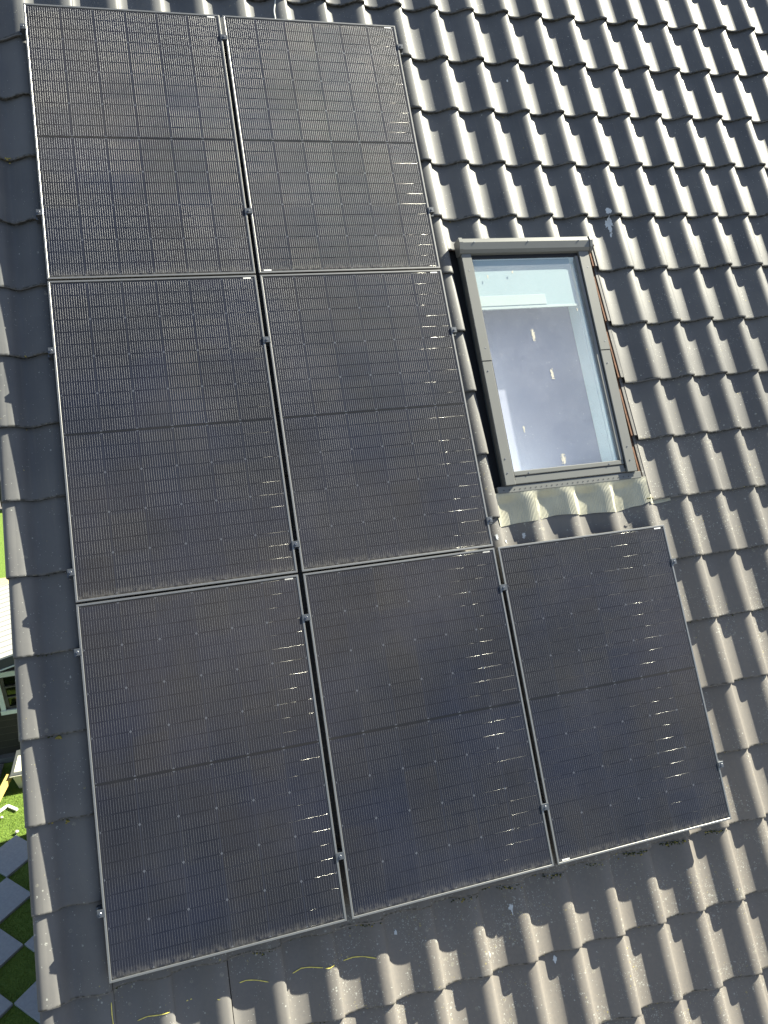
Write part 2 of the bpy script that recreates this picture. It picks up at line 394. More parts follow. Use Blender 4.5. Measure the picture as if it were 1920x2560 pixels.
tiles = MB()
TH_T = .013
def tile(xt, yl, ylow=None, verge=False, yup=None):
    """one tile: right-hand roll tip at xt, lower edge at yl; ylow cuts it short"""
    jz = RNG.normal(0, .0014); jy = RNG.normal(0, .0026); jr = RNG.normal(0, .0028); jx = RNG.normal(0, .0012)
    us, zs = PU, PZ
    if verge:
        us = np.concatenate([VU, PU[7:]]); zs = np.concatenate([VZ, PZ[7:]])
    xs = xt - PX + us * PX + jx
    ya = (ylow if ylow is not None else yl)
    yt = (yup if yup is not None else yl + PY + .05)
    ys = [ya + jy, ya + .004 + jy, ya + .011 + jy, (ya + yt) / 2, yt]
    dz = [-.0035, -.0008, 0, 0, 0]
    v = []
    for q, yy in enumerate(ys):
        for xx, zz in zip(xs, zs):
            v.append((xx, yy, CREST + zz - LIFT * (yy - yl) / PY + dz[q] + jz + jr * ((xx - xt) / PX + .5)))
    n = len(xs); f = []
    for q in range(len(ys) - 1):
        for i in range(n - 1): f.append((q * n + i, q * n + i + 1, (q + 1) * n + i + 1, (q + 1) * n + i))
    tiles.add(v, f, 0, True)
    # lower face, thickness following the profile
    fv = [(p[0], p[1], p[2]) for p in v[:n]] + [(p[0], p[1] + .002, p[2] - TH_T) for p in v[:n]]
    tiles.add(fv, [(i, n + i, n + i + 1, i + 1) for i in range(n - 1)], 0 if ylow is None else 2, True)
    # right-hand tip face of the roll, resting on the next tile
    R_ = [v[q * n + n - 1] for q in range(len(ys))]
    tiles.add([p for p in R_] + [(p[0] - .001, p[1], p[2] - .026) for p in R_], [(i, i + 1, len(R_) + i + 1, len(R_) + i) for i in range(len(R_) - 1)], 0)
    if verge:
        L_ = [v[q * n] for q in range(len(ys))]
        tiles.add([p for p in L_] + [(p[0] - .001, p[1], p[2] - .075) for p in L_], [(i, len(L_) + i, len(L_) + i + 1, i + 1) for i in range(len(L_) - 1)], 0)
    if ylow is not None:   # cut tiles above the window: clay body shows under the roll
        for a, w in ((.80, .030), (.92, .016)):
            cx = xt - PX + a * PX
            tiles.box((cx - w / 2, ya + .004, CREST - .046), (cx + w / 2, ya + .03, CREST - .018), 1, .003)
def underlap(xt, yl):
    """the ribbed left-hand side lap of a tile whose neighbour is missing"""
    x0 = xt - PX
    for a, b_, h, m in ((-.046, -.036, -.028, 1), (-.036, -.024, -.040, 1), (-.024, -.014, -.027, 0), (-.014, .001, -.031, 0)):
        v = []
        for yy in (yl + .03, yl + PY + .03):
            zz = CREST + h - LIFT * (yy - yl) / PY
            v += [(x0 + a, yy, zz), (x0 + b_, yy, zz), (x0 + b_, yy, zz - .03), (x0 + a, yy, zz - .03)]
        tiles.add(v, [(0, 1, 5, 4), (1, 2, 6, 5), (3, 0, 4, 7), (0, 3, 2, 1)], m)
NJ = 28
for k in range(-7, 17):
    yl = YL0 - PY * k
    for j in range(0, NJ + 1):
        xt = TIP0 + PX * j
        hole = 10 <= j <= 13
        if hole and 2 <= k <= 5: continue
        if hole and k == 1: tile(xt, yl, ylow=-1.571); continue
        yup = yl + PY + .05
        if hole and k == 6: yup = -3.27
        tile(xt, yl, verge=(j == 0), yup=yup)
        if j == 14 and 1 <= k <= 5: underlap(xt, yl)
# dark felt under the tiles with the opening for the roof window
for (x0, x1, y0, y1) in ((-.30, 2.46, -7.9, 1.9), (3.36, 7.5, -7.9, 1.9), (2.46, 3.36, -1.58, 1.9), (2.46, 3.36, -7.9, -3.18)):
    tiles.add([(x0, y0, -.185), (x1, y0, -.185), (x1, y1, -.185), (x0, y1, -.185)], [(0, 1, 2, 3)], 3)
tile_o = in_house(tiles.build('roof', ['tile', 'clay', 'clay', 'dark'], house))

# moss and lichen tufts on the lower lips
def tuft(mb, x, y, r, m=0):
    z = tz(x, y) if True else 0
    n = 7; v = []; 
    for a, (rr, h) in enumerate(((1, -.2), (.85, .45), (.45, .8))):
        for i in range(n):
            t = 6.283 * i / n + a * .4; q = r * rr * random.uniform(.7, 1.2)
            v.append((x + q * math.cos(t), y + q * math.sin(t) * .8, z + r * h * random.uniform(.7, 1.1)))
    f = [tuple(range(2 * n, 3 * n))]
    for a in range(2):
        for i in range(n): f.append((a * n + i, a * n + (i + 1) % n, (a + 1) * n + (i + 1) % n, (a + 1) * n + i))
    mb.add(v, f, m, True)
ms = MB()
for _ in range(2600):
    j = random.randint(-1, 26); k = random.randint(-3, 12)
    low = min(1, max(.04, (k - 2) / 8))
    if random.random() > low * .9 + .10: continue
    u = random.betavariate(2, 2.2) * .62 + .02
    x = TIP0 + PX * (j + u); y = YL0 - PY * k - random.uniform(0.001, .007)
    if x < -.32 or (2.42 < x < 3.5 and -3.5 < y < -1.5): continue
    tuft(ms, x, y, random.uniform(.0018, .0045) * (1 + .6 * low), 1 if random.random() < .25 else 0)
for (cx, cy, n, w) in ((2.60, -5.415, 60, .05), (2.87, -5.415, 55, .06), (3.13, -5.415, 60, .05), (3.40, -5.412, 45, .05), (2.33, -5.415, 30, .05),
                       (2.06, -5.415, 25, .05), (1.8, -5.415, 20, .05), (1.25, -5.415, 20, .05), (.72, -5.415, 18, .05), (3.455, -3.372, 26, .03)):
    for _ in range(n):
        tuft(ms, cx + random.gauss(0, w * .7), cy - abs(random.gauss(0, .009)), random.uniform(.002, .006), 1 if random.random() < .3 else 0)
for (cx, cy, r) in ((-.175, -.937, .012), (-.16, -4.20, .014), (-.15, -4.61, .010), (-.165, -2.155, .006)):
    for _ in range(9): tuft(ms, cx + random.gauss(0, r * .5), cy + random.gauss(0, r * .35), r * random.uniform(.3, .6), 1)
mo = in_house(ms.build('moss', ['moss', 'lichen'])); mo.parent = tile_o; mo.location = (0, 0, 0); mo.rotation_euler = (0, 0, 0)
mo['kind'] = 'stuff'; mo['label'] = 'small tufts of moss and yellow lichen along the lower tile edges'

def surf(o):
    o.parent = tile_o; return o
# yellow chalk lines drawn on the tiles under the array
for pts in ([(.578, -5.534), (.609, -5.532), (.665, -5.541), (.719, -5.553)], [(.842, -5.557), (.888, -5.546), (.937, -5.549), (.996, -5.556)],
            [(1.005, -5.56), (1.03, -5.562), (1.054, -5.554)], [(1.105, -5.563), (1.157, -5.561), (1.217, -5.567), (1.272, -5.579)],
            [(.319, -5.549), (.347, -5.547)], [(.388, -5.547), (.424, -5.552), (.48, -5.567)], [(.388, -5.547), (.434, -5.538)],
            [(.088, -5.576), (.138, -5.564), (.192, -5.561), (.243, -5.558)], [(-.015, -5.452), (-.016, -5.502), (-.013, -5.551)]):
    m = MB(); P = []
    for (a, b_) in zip(pts[:-1], pts[1:]):
        for t in np.linspace(0, 1, 7)[:-1 if b_ != pts[-1] else None]:
            P.append((a[0] + (b_[0] - a[0]) * t, a[1] + (b_[1] - a[1]) * t))
    v = []; f = []
    for i, (px, py) in enumerate(P):
        q = P[min(i + 1, len(P) - 1)]; p0 = P[max(i - 1, 0)]; dx, dy = q[0] - p0[0], q[1] - p0[1]; L = math.hypot(dx, dy) + 1e-9
        w = random.uniform(.0014, .0024) * (1 if 0 < i < len(P) - 1 else .3)
        for sg in (1, -1):
            X, Y = px - dy / L * w * sg, py + dx / L * w * sg; v.append((X, Y, tz(X, Y) + .003))
    f = [(2 * i, 2 * i + 1, 2 * i + 3, 2 * i + 2) for i in range(len(P) - 1)]
    m.add(v, f, 0, True); surf(m.build('chalk_mark', 'chalk'))
# bird droppings
def dropping(cx, cy, r, n, run=0.0):
    m = MB()
    r *= .8; n_ = 22; v = [(cx, cy, tz(cx, cy) + .0030)]
    for k in range(n_):
        a = 6.283 * k / n_; rr = r * random.uniform(.5, 1.4); X, Y = cx + rr * math.cos(a) * .7, cy + rr * math.sin(a) * 1.2; v.append((X, Y, tz(X, Y) + .0026))
    m.add(v, [(0, k + 1, (k + 1) % n_ + 1) for k in range(n_)], 0, True)
    for i in range(n):
        t = random.uniform(0, 6.283); q = min(abs(random.gauss(0, r * .6)), r * 1.05); x, y = cx + q * math.cos(t) * .7, cy + q * math.sin(t)
        if run and random.random() < .4: x = cx + random.uniform(-.2, .2) * r; y = cy - random.uniform(0, run)
        s_ = random.uniform(.15, .5) * r * (1 if q < r else .35); n_ = 9; v = [(x, y, tz(x, y) + .0032)]
        for k in range(n_):
            a = 6.283 * k / n_; rr = s_ * random.uniform(.6, 1.25); X, Y = x + rr * math.cos(a) * .55, y + rr * math.sin(a) * 1.3
            v.append((X, Y, tz(X, Y) + .0028))
        m.add(v, [(0, k + 1, (k + 1) % n_ + 1) for k in range(n_)], 0, True)
    surf(m.build('bird_dropping', 'drop'))
dropping(3.655, -1.40, .040, 34, .09); dropping(3.66, -1.318, .026, 14); dropping(3.109, -.276, .010, 8)
dropping(2.56, -3.50, .018, 18); dropping(2.37, -3.49, .016, 14); dropping(2.44, -3.52, .010, 8)
dropping(2.05, -5.52, .022, 14, .04); dropping(1.40, -5.50, .014, 14); dropping(2.26, -5.85, .018, 10); dropping(1.88, -5.72, .014, 12)

# ---------------------------------------------------------------- roof window (part of the house)
sk = bpy.data.objects.new('skylight', None); COL.objects.link(sk); sk.parent = house
sk.matrix_local = Matrix.Translation(-Vector(house.location)) @ ROOF @ Matrix.Translation((2.455, -1.60, 0))
sk['label'] = 'grey framed pivot roof window with dusty glass and pleated apron'
OX, OY = 2.455, -1.60
def skb(mb, name, mats, label=None):
    if 'apron' not in name: mb.v = [(.61 + (p[0] - .61) * 1.0126, -3.974 + (p[1] + 3.974) * 1.0126, p[2] - (.047 if p[2] > -.1 else .035)) for p in mb.v]
    mb.v = [(p[0] - OX, p[1] - OY, p[2]) for p in mb.v]; return mb.build(name, mats, sk, label)
XL, XR, YT, YB = 2.458, 3.386, -1.60, -3.197
# outer frame walls
m = MB()
m.box((XL + .012, YB + .01, -.20), (XL + .035, YT, -.047)); m.box((XR - .035, YB + .01, -.20), (XR - .012, YT, -.047))
m.box((XL + .035, YT - .03, -.20), (XR - .035, YT, -.047)); m.box((XL + .035, YB + .01, -.20), (XR - .035, YB + .035, -.060))
skb(m, 'outer_frame', 'cover2')
# side covers, each of two pieces with a lapped joint
for (a, b_, yj) in ((XL, XL + .068, -2.395), (XR - .086, XR - .012, -2.37)):
    m = MB(); m.box((a, yj + .0, -.048), (b_, YT - .06, -.028), 0, .003); m.box((a + .0015, YB, -.050), (b_ - .0015, yj - .0015, -.0305), 0, .003)
    m.box((a + (.0 if a == XL else .064), YB + .004, -.082), (a + (.010 if a == XL else .074), YT - .06, -.048))
    m.box((b_ if a == XL else a - .006, YB + .03, -.058), (b_ + .006 if a == XL else a, YT - .09, -.040), 1)
    for yy in (-1.78, -2.31, -2.46, -3.03, -3.12): m.cyl(((a + b_) / 2 + random.uniform(-.01, .012), yy), .0035, -.0305, -.0265, 8, 2)
    skb(m, 'side_cover', ['cover', 'black', 'steel'])
# top hood
m = MB(); y0, y1 = -1.667, -1.572
m.prism([(y0, -.052), (y0 + .004, -.022), (y0 + .022, -.008), (y1 - .03, .004), (y1, -.004), (y1 + .006, -.075), (y0 + .01, -.075)], XL + .014, XR - .006, 'x')
m.prism([(y0 - .004, -.060), (y0 + .002, -.018), (y0 + .022, -.002), (y1 - .03, .010), (y1 + .004, .002), (y1 + .010, -.085), (y0 + .01, -.085)], XL - .012, XL + .012, 'x')
m.prism([(y0 - .004, -.060), (y0 + .002, -.018), (y0 + .022, -.002), (y1 - .03, .010), (y1 + .004, .002), (y1 + .010, -.085), (y0 + .01, -.085)], XR - .004, XR + .014, 'x')
for xx in (2.55, 2.93, 3.30): m.cyl((xx, -1.600), .0045, .001, .007, 8, 1)
skb(m, 'hood', ['cover', 'steel'])
# head flashing tucked under the cut tiles, side gutters
m = MB(); m.box((2.40, YB - .02, -.150), (XL + .012, -1.56, -.140)); m.box((2.400, YB - .02, -.140), (2.404, -1.60, -.112)); skb(m, 'side_gutter', 'black')
m = MB(); m.box((XR - .012, YB - .02, -.150), (3.452, -1.56, -.140)); skb(m, 'side_gutter', 'black')
# sash
m = MB(); gx0, gx1, gy0, gy1 = 2.530, 3.276, -3.112, -1.690
m.box((gx0 - .012, gy0, -.075), (gx0 + .003, gy1, -.044)); m.box((gx1 - .003, gy0, -.075), (gx1 + .020, gy1, -.040))
m.box((gx0 - .012, gy1, -.075), (gx1 + .02, gy1 + .022, -.046), 1)
m.box((gx0 - .006, gy0 - .030, -.075), (gx1 + .02, gy0, -.0415), 0, .004)
m.box((gx0 - .016, YB + .004, -.090), (gx1 + .028, gy0 - .0315, -.0470), 0, .004)
m.cyl((2.63, gy0 - .018), .004, -.0415, -.037, 8, 2); m.cyl((3.19, gy0 - .018), .004, -.0415, -.037, 8, 2)
skb(m, 'sash', ['cover', 'black', 'steel'])
m = MB(); m.add([(gx0, gy0, -.050), (gx1, gy0, -.050), (gx1, gy1, -.050), (gx0, gy1, -.050)], [(0, 1, 2, 3)]); skb(m, 'glass', 'glass')
# lining and blind behind the glass
m = MB(); d = -.275
ix0, ix1, iy0, iy1 = gx0 - .004, gx1 + .004, gy0 - .004, gy1 + .004
m.add([(ix1, iy0, -.056), (ix1, iy1, -.056), (ix1, iy1, d), (ix1, iy0, d)], [(0, 1, 2, 3)])
m.add([(ix0, iy0, -.056), (ix0, iy1, -.056), (ix0, iy1, d), (ix0, iy0, d)], [(3, 2, 1, 0)])
m.add([(ix0, iy0, -.056), (ix1, iy0, -.056), (ix1, iy0, d), (ix0, iy0, d)], [(0, 1, 2, 3)])
m.add([(ix0, iy1, -.056), (ix1, iy1, -.056), (ix1, -1.925, d), (ix0, -1.925, d)], [(3, 2, 1, 0)])
for q in (.012, .026): m.box((ix0, iy1 - .01 - q * 1.1, -.07 - q), (ix1, iy1 - .004 - q, -.06 - q)); m.box((ix1 - q, iy0, -.07 - q * 1.5), (ix1 - q + .004, iy1, -.06 - q * 1.5))
skb(m, 'lining', 'reveal')
m = MB(); m.add([(ix0, iy0, d - .002), (ix1, iy0, d - .002), (ix1, -1.90, d - .002), (ix0, -1.90, d - .002)], [(0, 1, 2, 3)]); skb(m, 'blind', 'blind')
m = MB(); m.box((ix0, -1.935, d), (ix1, -1.915, d + .022), 0, .003); skb(m, 'blind_rail', 'white')
M['cloth'] = plain('added_pale_aqua_cloth', (.42, .52, .54), .85, var=.05, scale=4)
m = MB(); m.box((ix0, -2.022, -.0660), (3.236, gy1 - .004, -.0630)); cl = skb(m, 'added_cloth', 'cloth')  # added pale cloth close under the glass, put in to brighten the top
m = MB(); m.box((ix0, -2.040, -.0670), (3.240, -2.0225, -.0600), 0, .002); m.box((ix0 + .002, -2.016, -.0628), (3.005, -1.945, -.0600), 0, .0015); skb(m, 'blind_bar', 'bar')
# droppings and grime on the pane
def splat(cx, cy, rx, ry, n):
    m = MB()
    m.add([(cx + 1.1 * rx * random.uniform(.3, 1.1) * math.cos(6.283 * k / 18), cy + 1.3 * ry * random.uniform(.5, 1.1) * math.sin(6.283 * k / 18), -.0486) for k in range(18)], [tuple(range(18))], 0)
    for i in range(n):
        x, y = cx + max(-1, min(1, random.gauss(0, .6))) * rx, cy + max(-1, min(1, random.gauss(0, .6))) * ry; s_ = random.uniform(.0010, .0042); nn = 7
        m.add([(x + s_ * random.uniform(.6, 1.2) * math.cos(6.283 * k / nn), y + s_ * random.uniform(.7, 1.5) * math.sin(6.283 * k / nn), -.0485 + i * 1e-6) for k in range(nn)], [tuple(range(nn))], 0)
    skb(m, 'bird_dropping', 'grimy')
splat(2.855, -2.235, .010, .035, 70); splat(2.93, -2.50, .008, .035, 55); splat(2.885, -3.065, .014, .028, 80)
splat(2.62, -1.82, .004, .012, 10); splat(2.80, -1.79, .006, .008, 9); splat(3.21, -2.07, .004, .008, 6); splat(2.66, -2.85, .006, .02, 12)
# apron: pleated sheet pressed over the tiles
m = MB(); xa, xb = 2.404, 3.474; NX = 560; NY = 22; v = []; f = []
for q in range(NY + 1):
    t = q / NY
    for i in range(NX + 1):
        x = xa + (xb - xa) * i / NX
        yb = -3.415 + .010 * math.sin(x * 9.1 + 1) + .006 * math.sin(x * 23) + (.03 if x > 3.40 else 0) * (x - 3.40) / .087
        y = -3.225 + (yb + 3.225) * t
        ts = tz(x + .004, -3.40) + .006
        soft = sum(tz(x + dxx, -3.40) for dxx in (-.02, -.01, 0, .01, .02)) / 5 + .010
        top = -.104
        w = min(1, t / .34); w = w * w * (3 - 2 * w)
        z = top * (1 - w) + (soft * max(0, 1 - (t - .4) / .6) + ts * min(1, (t - .4) / .6) if t > .4 else soft) * w
        z += .0018 * math.sin(2 * math.pi * x / .0092) + .003 * math.sin(x * 31 + t * 5) * (w * (1 - w)) * 3
        v.append((x + .004 * math.sin(t * 4 + x * 12) * t, y, z))
for q in range(NY):
    for i in range(NX): a = q * (NX + 1) + i; f.append((a, a + NX + 1, a + NX + 2, a + 1))
m.add(v, f, 0, True)
# its end strip slipping under the tile on the right
NX2 = 90; v = []; f = []
for q in range(4):
    for i in range(NX2 + 1):
        x = 3.466 + .175 * i / NX2; y = -3.345 - .062 * q / 3 + .010 * (1 - math.cos((x - 3.466) * 9)) ; v.append((x, y, tz(x, min(y, -3.379)) + .005 + .0014 * math.sin(2 * math.pi * x / .0092)))
for q in range(3):
    for i in range(NX2): a = q * (NX2 + 1) + i; f.append((a, a + NX2 + 1, a + NX2 + 2, a + 1))
m.add(v, f, 0, True)
skb(m, 'apron_flashing', 'lead')
m = MB(); m.box((2.432, -3.231, -.140), (3.445, -3.186, -.101), 0, .003)
for i in range(26): m.cyl((2.472 + i * .0365, -3.212), .003, -.101, -.0985, 8, 1)
skb(m, 'apron_upstand', ['cover', 'black'])

# ---------------------------------------------------------------- rest of the house
hx, hy = house.location.x, house.location.y
def hb(mb, name, mats): 
    mb.v = [(p[0] - hx, p[1] - hy, p[2]) for p in mb.v]; return mb.build(name, mats, house)
def rY(y): return y * math.cos(TH)
def rZ(y): return Z0 + y * math.sin(TH)
RY, RZ = rY(1.9) + .0, rZ(1.9) - .12
gable = [(-4.05, 0), (-4.05, rZ(-7.4) - .25), (RY, RZ - .18), (3.39, RZ - .18 - (3.39 - RY) * math.tan(TH)), (3.39, 0)]
m = MB(); m.prism(gable, -.27, -.05, 'x'); hb(m, 'gable_wall', 'brick')
m = MB(); m.prism(gable, 7.1, 7.32, 'x'); hb(m, 'gable_wall', 'brick')
m = MB(); m.box((-.05, -4.05, 0), (7.1, -3.83, rZ(-7.4) - .3)); hb(m, 'front_wall', 'brick')
m = MB(); m.box((-.05, 3.17, 0), (7.1, 3.39, gable[3][1] - .1)); hb(m, 'rear_wall', 'brick')
m = MB(); zb = gable[3][1]
for i in range(10):
    a, b_ = i / 10, (i + 1) / 10; Y0, Y1 = RY + (3.60 - RY) * a, RY + (3.60 - RY) * b_
    m.prism([(Y0, RZ - .02 - (Y0 - RY) * math.tan(TH)), (Y1, RZ + .01 - (Y1 - RY) * math.tan(TH)), (Y1, RZ - .03 - (Y1 - RY) * math.tan(TH)), (Y0, RZ - .06 - (Y0 - RY) * math.tan(TH))], -.32, 7.5, 'x')
hb(m, 'rear_roof', 'tile')
for i in range(20):
    m = MB(); x0 = -.33 + i * .392; n = 9
    pts = [(RY + .13 * math.cos(math.pi * q / n), RZ - .05 + .11 * math.sin(math.pi * q / n)) for q in range(n + 1)]
    m.prism(pts, x0, x0 + .385, 'x'); o = hb(m, 'ridge_tile', 'tile')
m = MB(); ye, ze = rY(-7.95), rZ(-7.95) - .14; pts = [(ye - .13 + .07 * math.cos(math.pi + math.pi * q / 8), ze + .07 * math.sin(math.pi + math.pi * q / 8)) for q in range(9)]
pts += [(p[0] * .94 + (ye - .13) * .06, p[1] + .006) for p in pts[::-1]]
m.prism(pts, -.32, 7.5, 'x'); hb(m, 'gutter', 'lidm')

# ================================================================== solar array
PW, PH, GX, GY, FT = 1.134, 1.7705, .0236, .0110, .034
def make_panel():
    t = thing('solar_panel', '', 'solar panel', rot=(TH, 0, 0), group='black framed solar panels on the tiled roof')
    L = .0105
    for a, b_, h in (((0, 0), (L, PH), 'v'), ((PW - L, 0), (PW, PH), 'v')):
        pass
    m = MB()
    # frame profile: outer wall, top lip, small inner lip step; mitred by building as a swept loop
    prof = [(0, -FT), (0, -.0012), (.0012, 0), (.0092, 0), (L, -.0010), (L, -.0022), (L + .001, -.0022), (L + .001, -FT)]
    v = []; n = len(prof)
    for (cx, cy, sx, sy) in ((0, 0, 1, 1), (PW, 0, -1, 1), (PW, PH, -1, -1), (0, PH, 1, -1)):
        v += [(cx + sx * p[0], cy + sy * p[0], p[1]) for p in prof]
    f = []
    for c in range(4):
        d = (c + 1) % 4
        for i in range(n - 1): f.append((c * n + i, d * n + i, d * n + i + 1, c * n + i + 1))
    m.add(v, f, 0); m.build('frame', 'alu', t)
    g = MB(); e = L + .0011
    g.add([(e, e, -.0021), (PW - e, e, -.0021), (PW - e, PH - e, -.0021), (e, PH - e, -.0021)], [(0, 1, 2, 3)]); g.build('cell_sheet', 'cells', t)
    b2 = MB(); b2.box((e + .0002, e + .0002, -.012), (PW - e - .0002, PH - e - .0002, -.0065)); b2.box((.5, PH / 2 - .04, -.028), (.62, PH / 2 + .04, -.0122)); b2.build('back_sheet', 'black', t)
    return t
proto = make_panel()
PANELS = [(0, 0, 'solar panel topmost in the left column, its upper half glinting with warm wires', 'tr'),
          (0, 1, 'solar panel at the upper right of the array, below the grey cable', 'bl'),
          (1, 0, 'solar panel in the middle of the left column, between two others', 'tr'),
          (1, 1, 'solar panel directly left of the roof window', None),
          (2, 0, 'lowest solar panel of the left column, at the bottom left corner of the array', 'tr'),
          (2, 1, 'bottom row solar panel in the middle, between two other panels', 'tr'),
          (2, 2, 'solar panel below the roof window apron, at the lower right corner of the array', 'bl')]
DX = {(0, 1): -.002, (1, 1): .001, (2, 1): .004, (2, 2): .004}
for i, (r, c, lab, st) in enumerate(PANELS):
    o = proto if i == 0 else copy_tree(proto)
    o['label'] = lab
    o.location = rw(c * (PW + GX) + DX.get((r, c), 0), -r * (PH + GY) - PH, 0)
    if st:
        s_ = MB()
        if st == 'tr': s_.box((PW - .075, PH - .0215, -.0030), (PW - .030, PH - .0140, -.0016))
        else: s_.box((.030, .0140, -.0030), (.075, .0215, -.0016))
        q = s_.build('serial_sticker', 'sticker', o)

# rails with their clamps
def add_clamp(rail, x, kind):
    """mid clamp: small plate over both frames; end clamp: Z-shaped block at the side"""
    m = MB(); h = .0175
    if kind == 'mid':
        m.box((x - .0215, -h, .0012), (x + .0215, h, .0048), 0, .001)
        m.box((x - .0095, -h + .001, -.034), (x + .0095, h - .001, .0010))
    else:
        sg = 1 if kind == 'right' else -1
        a, b_ = sorted((x - sg * .0085, x + sg * .026)); m.box((a, -h, .0012), (b_, h, .0048), 0, .001)
        a, b_ = sorted((x + sg * .003, x + sg * .026)); m.box((a, -h + .001, -.034), (b_, h - .001, .0010))
    c = m.build('clamp', 'clampm', rail)
    bx = x if kind == 'mid' else x + (.0115 if kind == 'right' else -.0115)
    q = MB(); n = 12
    # socket head bolt: ring with a hollow
    v = []
    for (r, z) in ((.0068, .0050), (.0068, .0085), (.0058, .0095), (.0034, .0095), (.0034, .0060)):
        v += [(bx + r * math.cos(6.2832 * k / n), r * math.sin(6.2832 * k / n), z) for k in range(n)]
    f = [(a * n + k, a * n + (k + 1) % n, (a + 1) * n + (k + 1) % n, (a + 1) * n + k) for a in range(4) for k in range(n)] + [tuple(range(4 * n, 5 * n))]
    q.add(v, f, 0); q.build('bolt', 'steel', c)
XE0, X1, X2, X3 = 0.0, PW + GX / 2, 2 * PW + GX + .0, 3 * PW + 2 * GX + .004
RAILS = [(-.163, 3, 'uppermost'), (-1.367, 3, 'second from the top'), (-2.19, 3, 'third from top, beside the roof window'),
         (-3.396, 3, 'fourth, level with the pleated apron'), (-3.800, 4, 'fifth, crossing all bottom row panels'), (-5.025, 4, 'lowest, near the eaves')]
for (y, n, pos) in RAILS:
    xe = X2 if n == 3 else X3
    t = thing('mounting_rail', 'dark horizontal mounting rail with bolted clamps, ' + pos, 'mounting rail', rw(0, y, 0), (TH, 0, 0), 'rails holding the solar panels')
    m = MB(); m.prism([(-.020, -.078), (.020, -.078), (.020, -.038), (.007, -.038), (.007, -.050), (-.007, -.050), (-.007, -.038), (-.020, -.038)], -.036, xe + .034, 'x')
    m.build('rail_profile', 'clampm', t)
    add_clamp(t, XE0, 'left'); add_clamp(t, X1, 'mid')
    if n == 3: add_clamp(t, X2, 'right')
    else: add_clamp(t, 2 * PW + 1.5 * GX + .004, 'mid'); add_clamp(t, X3, 'right')

# cable leaving the array under the tiles
m = MB(); pts = [(1.47, -.06, -.075), (1.495, .04, -.095)]
for t in np.linspace(0, 1, 16):
    y = .06 + t * .22; x = 1.502 + .030 * t + .004 * math.sin(t * 9); pts.append((x, y, max(tz(x, y) + .006, -.20)))
org = Vector((1.51, .117, -.12)); m.tube([tuple(Vector(p) - org) for p in pts], .0055, 8)
c = m.build('cable', 'cable'); c.location = rw(*org); c.rotation_euler = (TH, 0, 0)
tag(c, 'thin grey cable coming out from under a tile above the upper right panel', 'cable')

# ================================================================== garden beside the house
# paving slabs laid cornerwise
T1 = np.array([-2.192, 3.053]); YW = -.78439; SD = .5017
av = SD * np.array([math.cos(YW), math.sin(YW)]); bv = SD * np.array([math.sin(YW), -math.cos(YW)])
slab_labels = {(0, 0): 'blue grey paving slab nearest the sunny strip of grass', (1, 1): 'blue grey paving slab second down from the sunny grass',
               (2, 2): 'blue grey paving slab third down, cut by the left edge of the picture', (3, 1): 'small visible tip of a paving slab against the roof edge, lower left',
               (3, 3): 'blue grey paving slab in the very bottom left corner', (4, 2): 'lowest paving slab beside the roof edge at the bottom',
               (0, -2): None, (1, -1): None, (2, 0): None, (0, 2): None, (1, 3): None, (4, 4): None, (5, 3): None, (-1, 1): None, (2, 4): None}
sproto = None
for (i, j), lab in slab_labels.items():
    ctr = T1 + (i + .5) * av + (j + .5) * bv
    if ctr[0] > -.45 or (i, j) == (-1, 1): continue
    if sproto is None:
        h = SD / 2 - .004; m = MB(); m.box((-h, -h, 0), (h, h, .042), 0, .003); sproto = m.build('paving_slab', 'slab'); o = sproto
    else: o = sproto.copy(); COL.objects.link(o)
    o.location = (ctr[0], ctr[1], 0); o.rotation_euler = (0, 0, YW)
    tag(o, lab or 'blue grey paving slab lying further out in the checkered lawn', 'paving slab', 'paving slabs laid in a checkerboard with grass')
# artificial grass blades where the picture looks down on the lawn
cells = {(i, j) for (i, j) in slab_labels}
m = MB(); P = RNG.uniform((-3.3, .2), (-1.5, 4.55), (52000, 2)); v = []; f = []; keep = 0
inv = np.linalg.inv(np.array([av, bv]).T)
for p in P:
    ij = inv @ (p - T1); c_ = (math.floor(ij[0]), math.floor(ij[1]))
    if c_ in cells and c_ != (-1, 1) and p[1] < 3.06: continue
    a = random.uniform(0, 6.283); h = random.uniform(.018, .036); l = random.uniform(.004, .016); w = .0022
    x, y = p; n = len(v); lx, ly = random.uniform(-l, l), random.uniform(-l, l)
    v += [(x - w * math.cos(a), y - w * math.sin(a), 0.004), (x + w * math.cos(a), y + w * math.sin(a), 0.004), (x + lx, y + ly, h)]; f.append((n, n + 1, n + 2))
m.add(v, f, 0); tag(m.build('grass', 'blade'), 'short bright green artificial grass between the slabs and the shed', 'grass', kind='stuff')

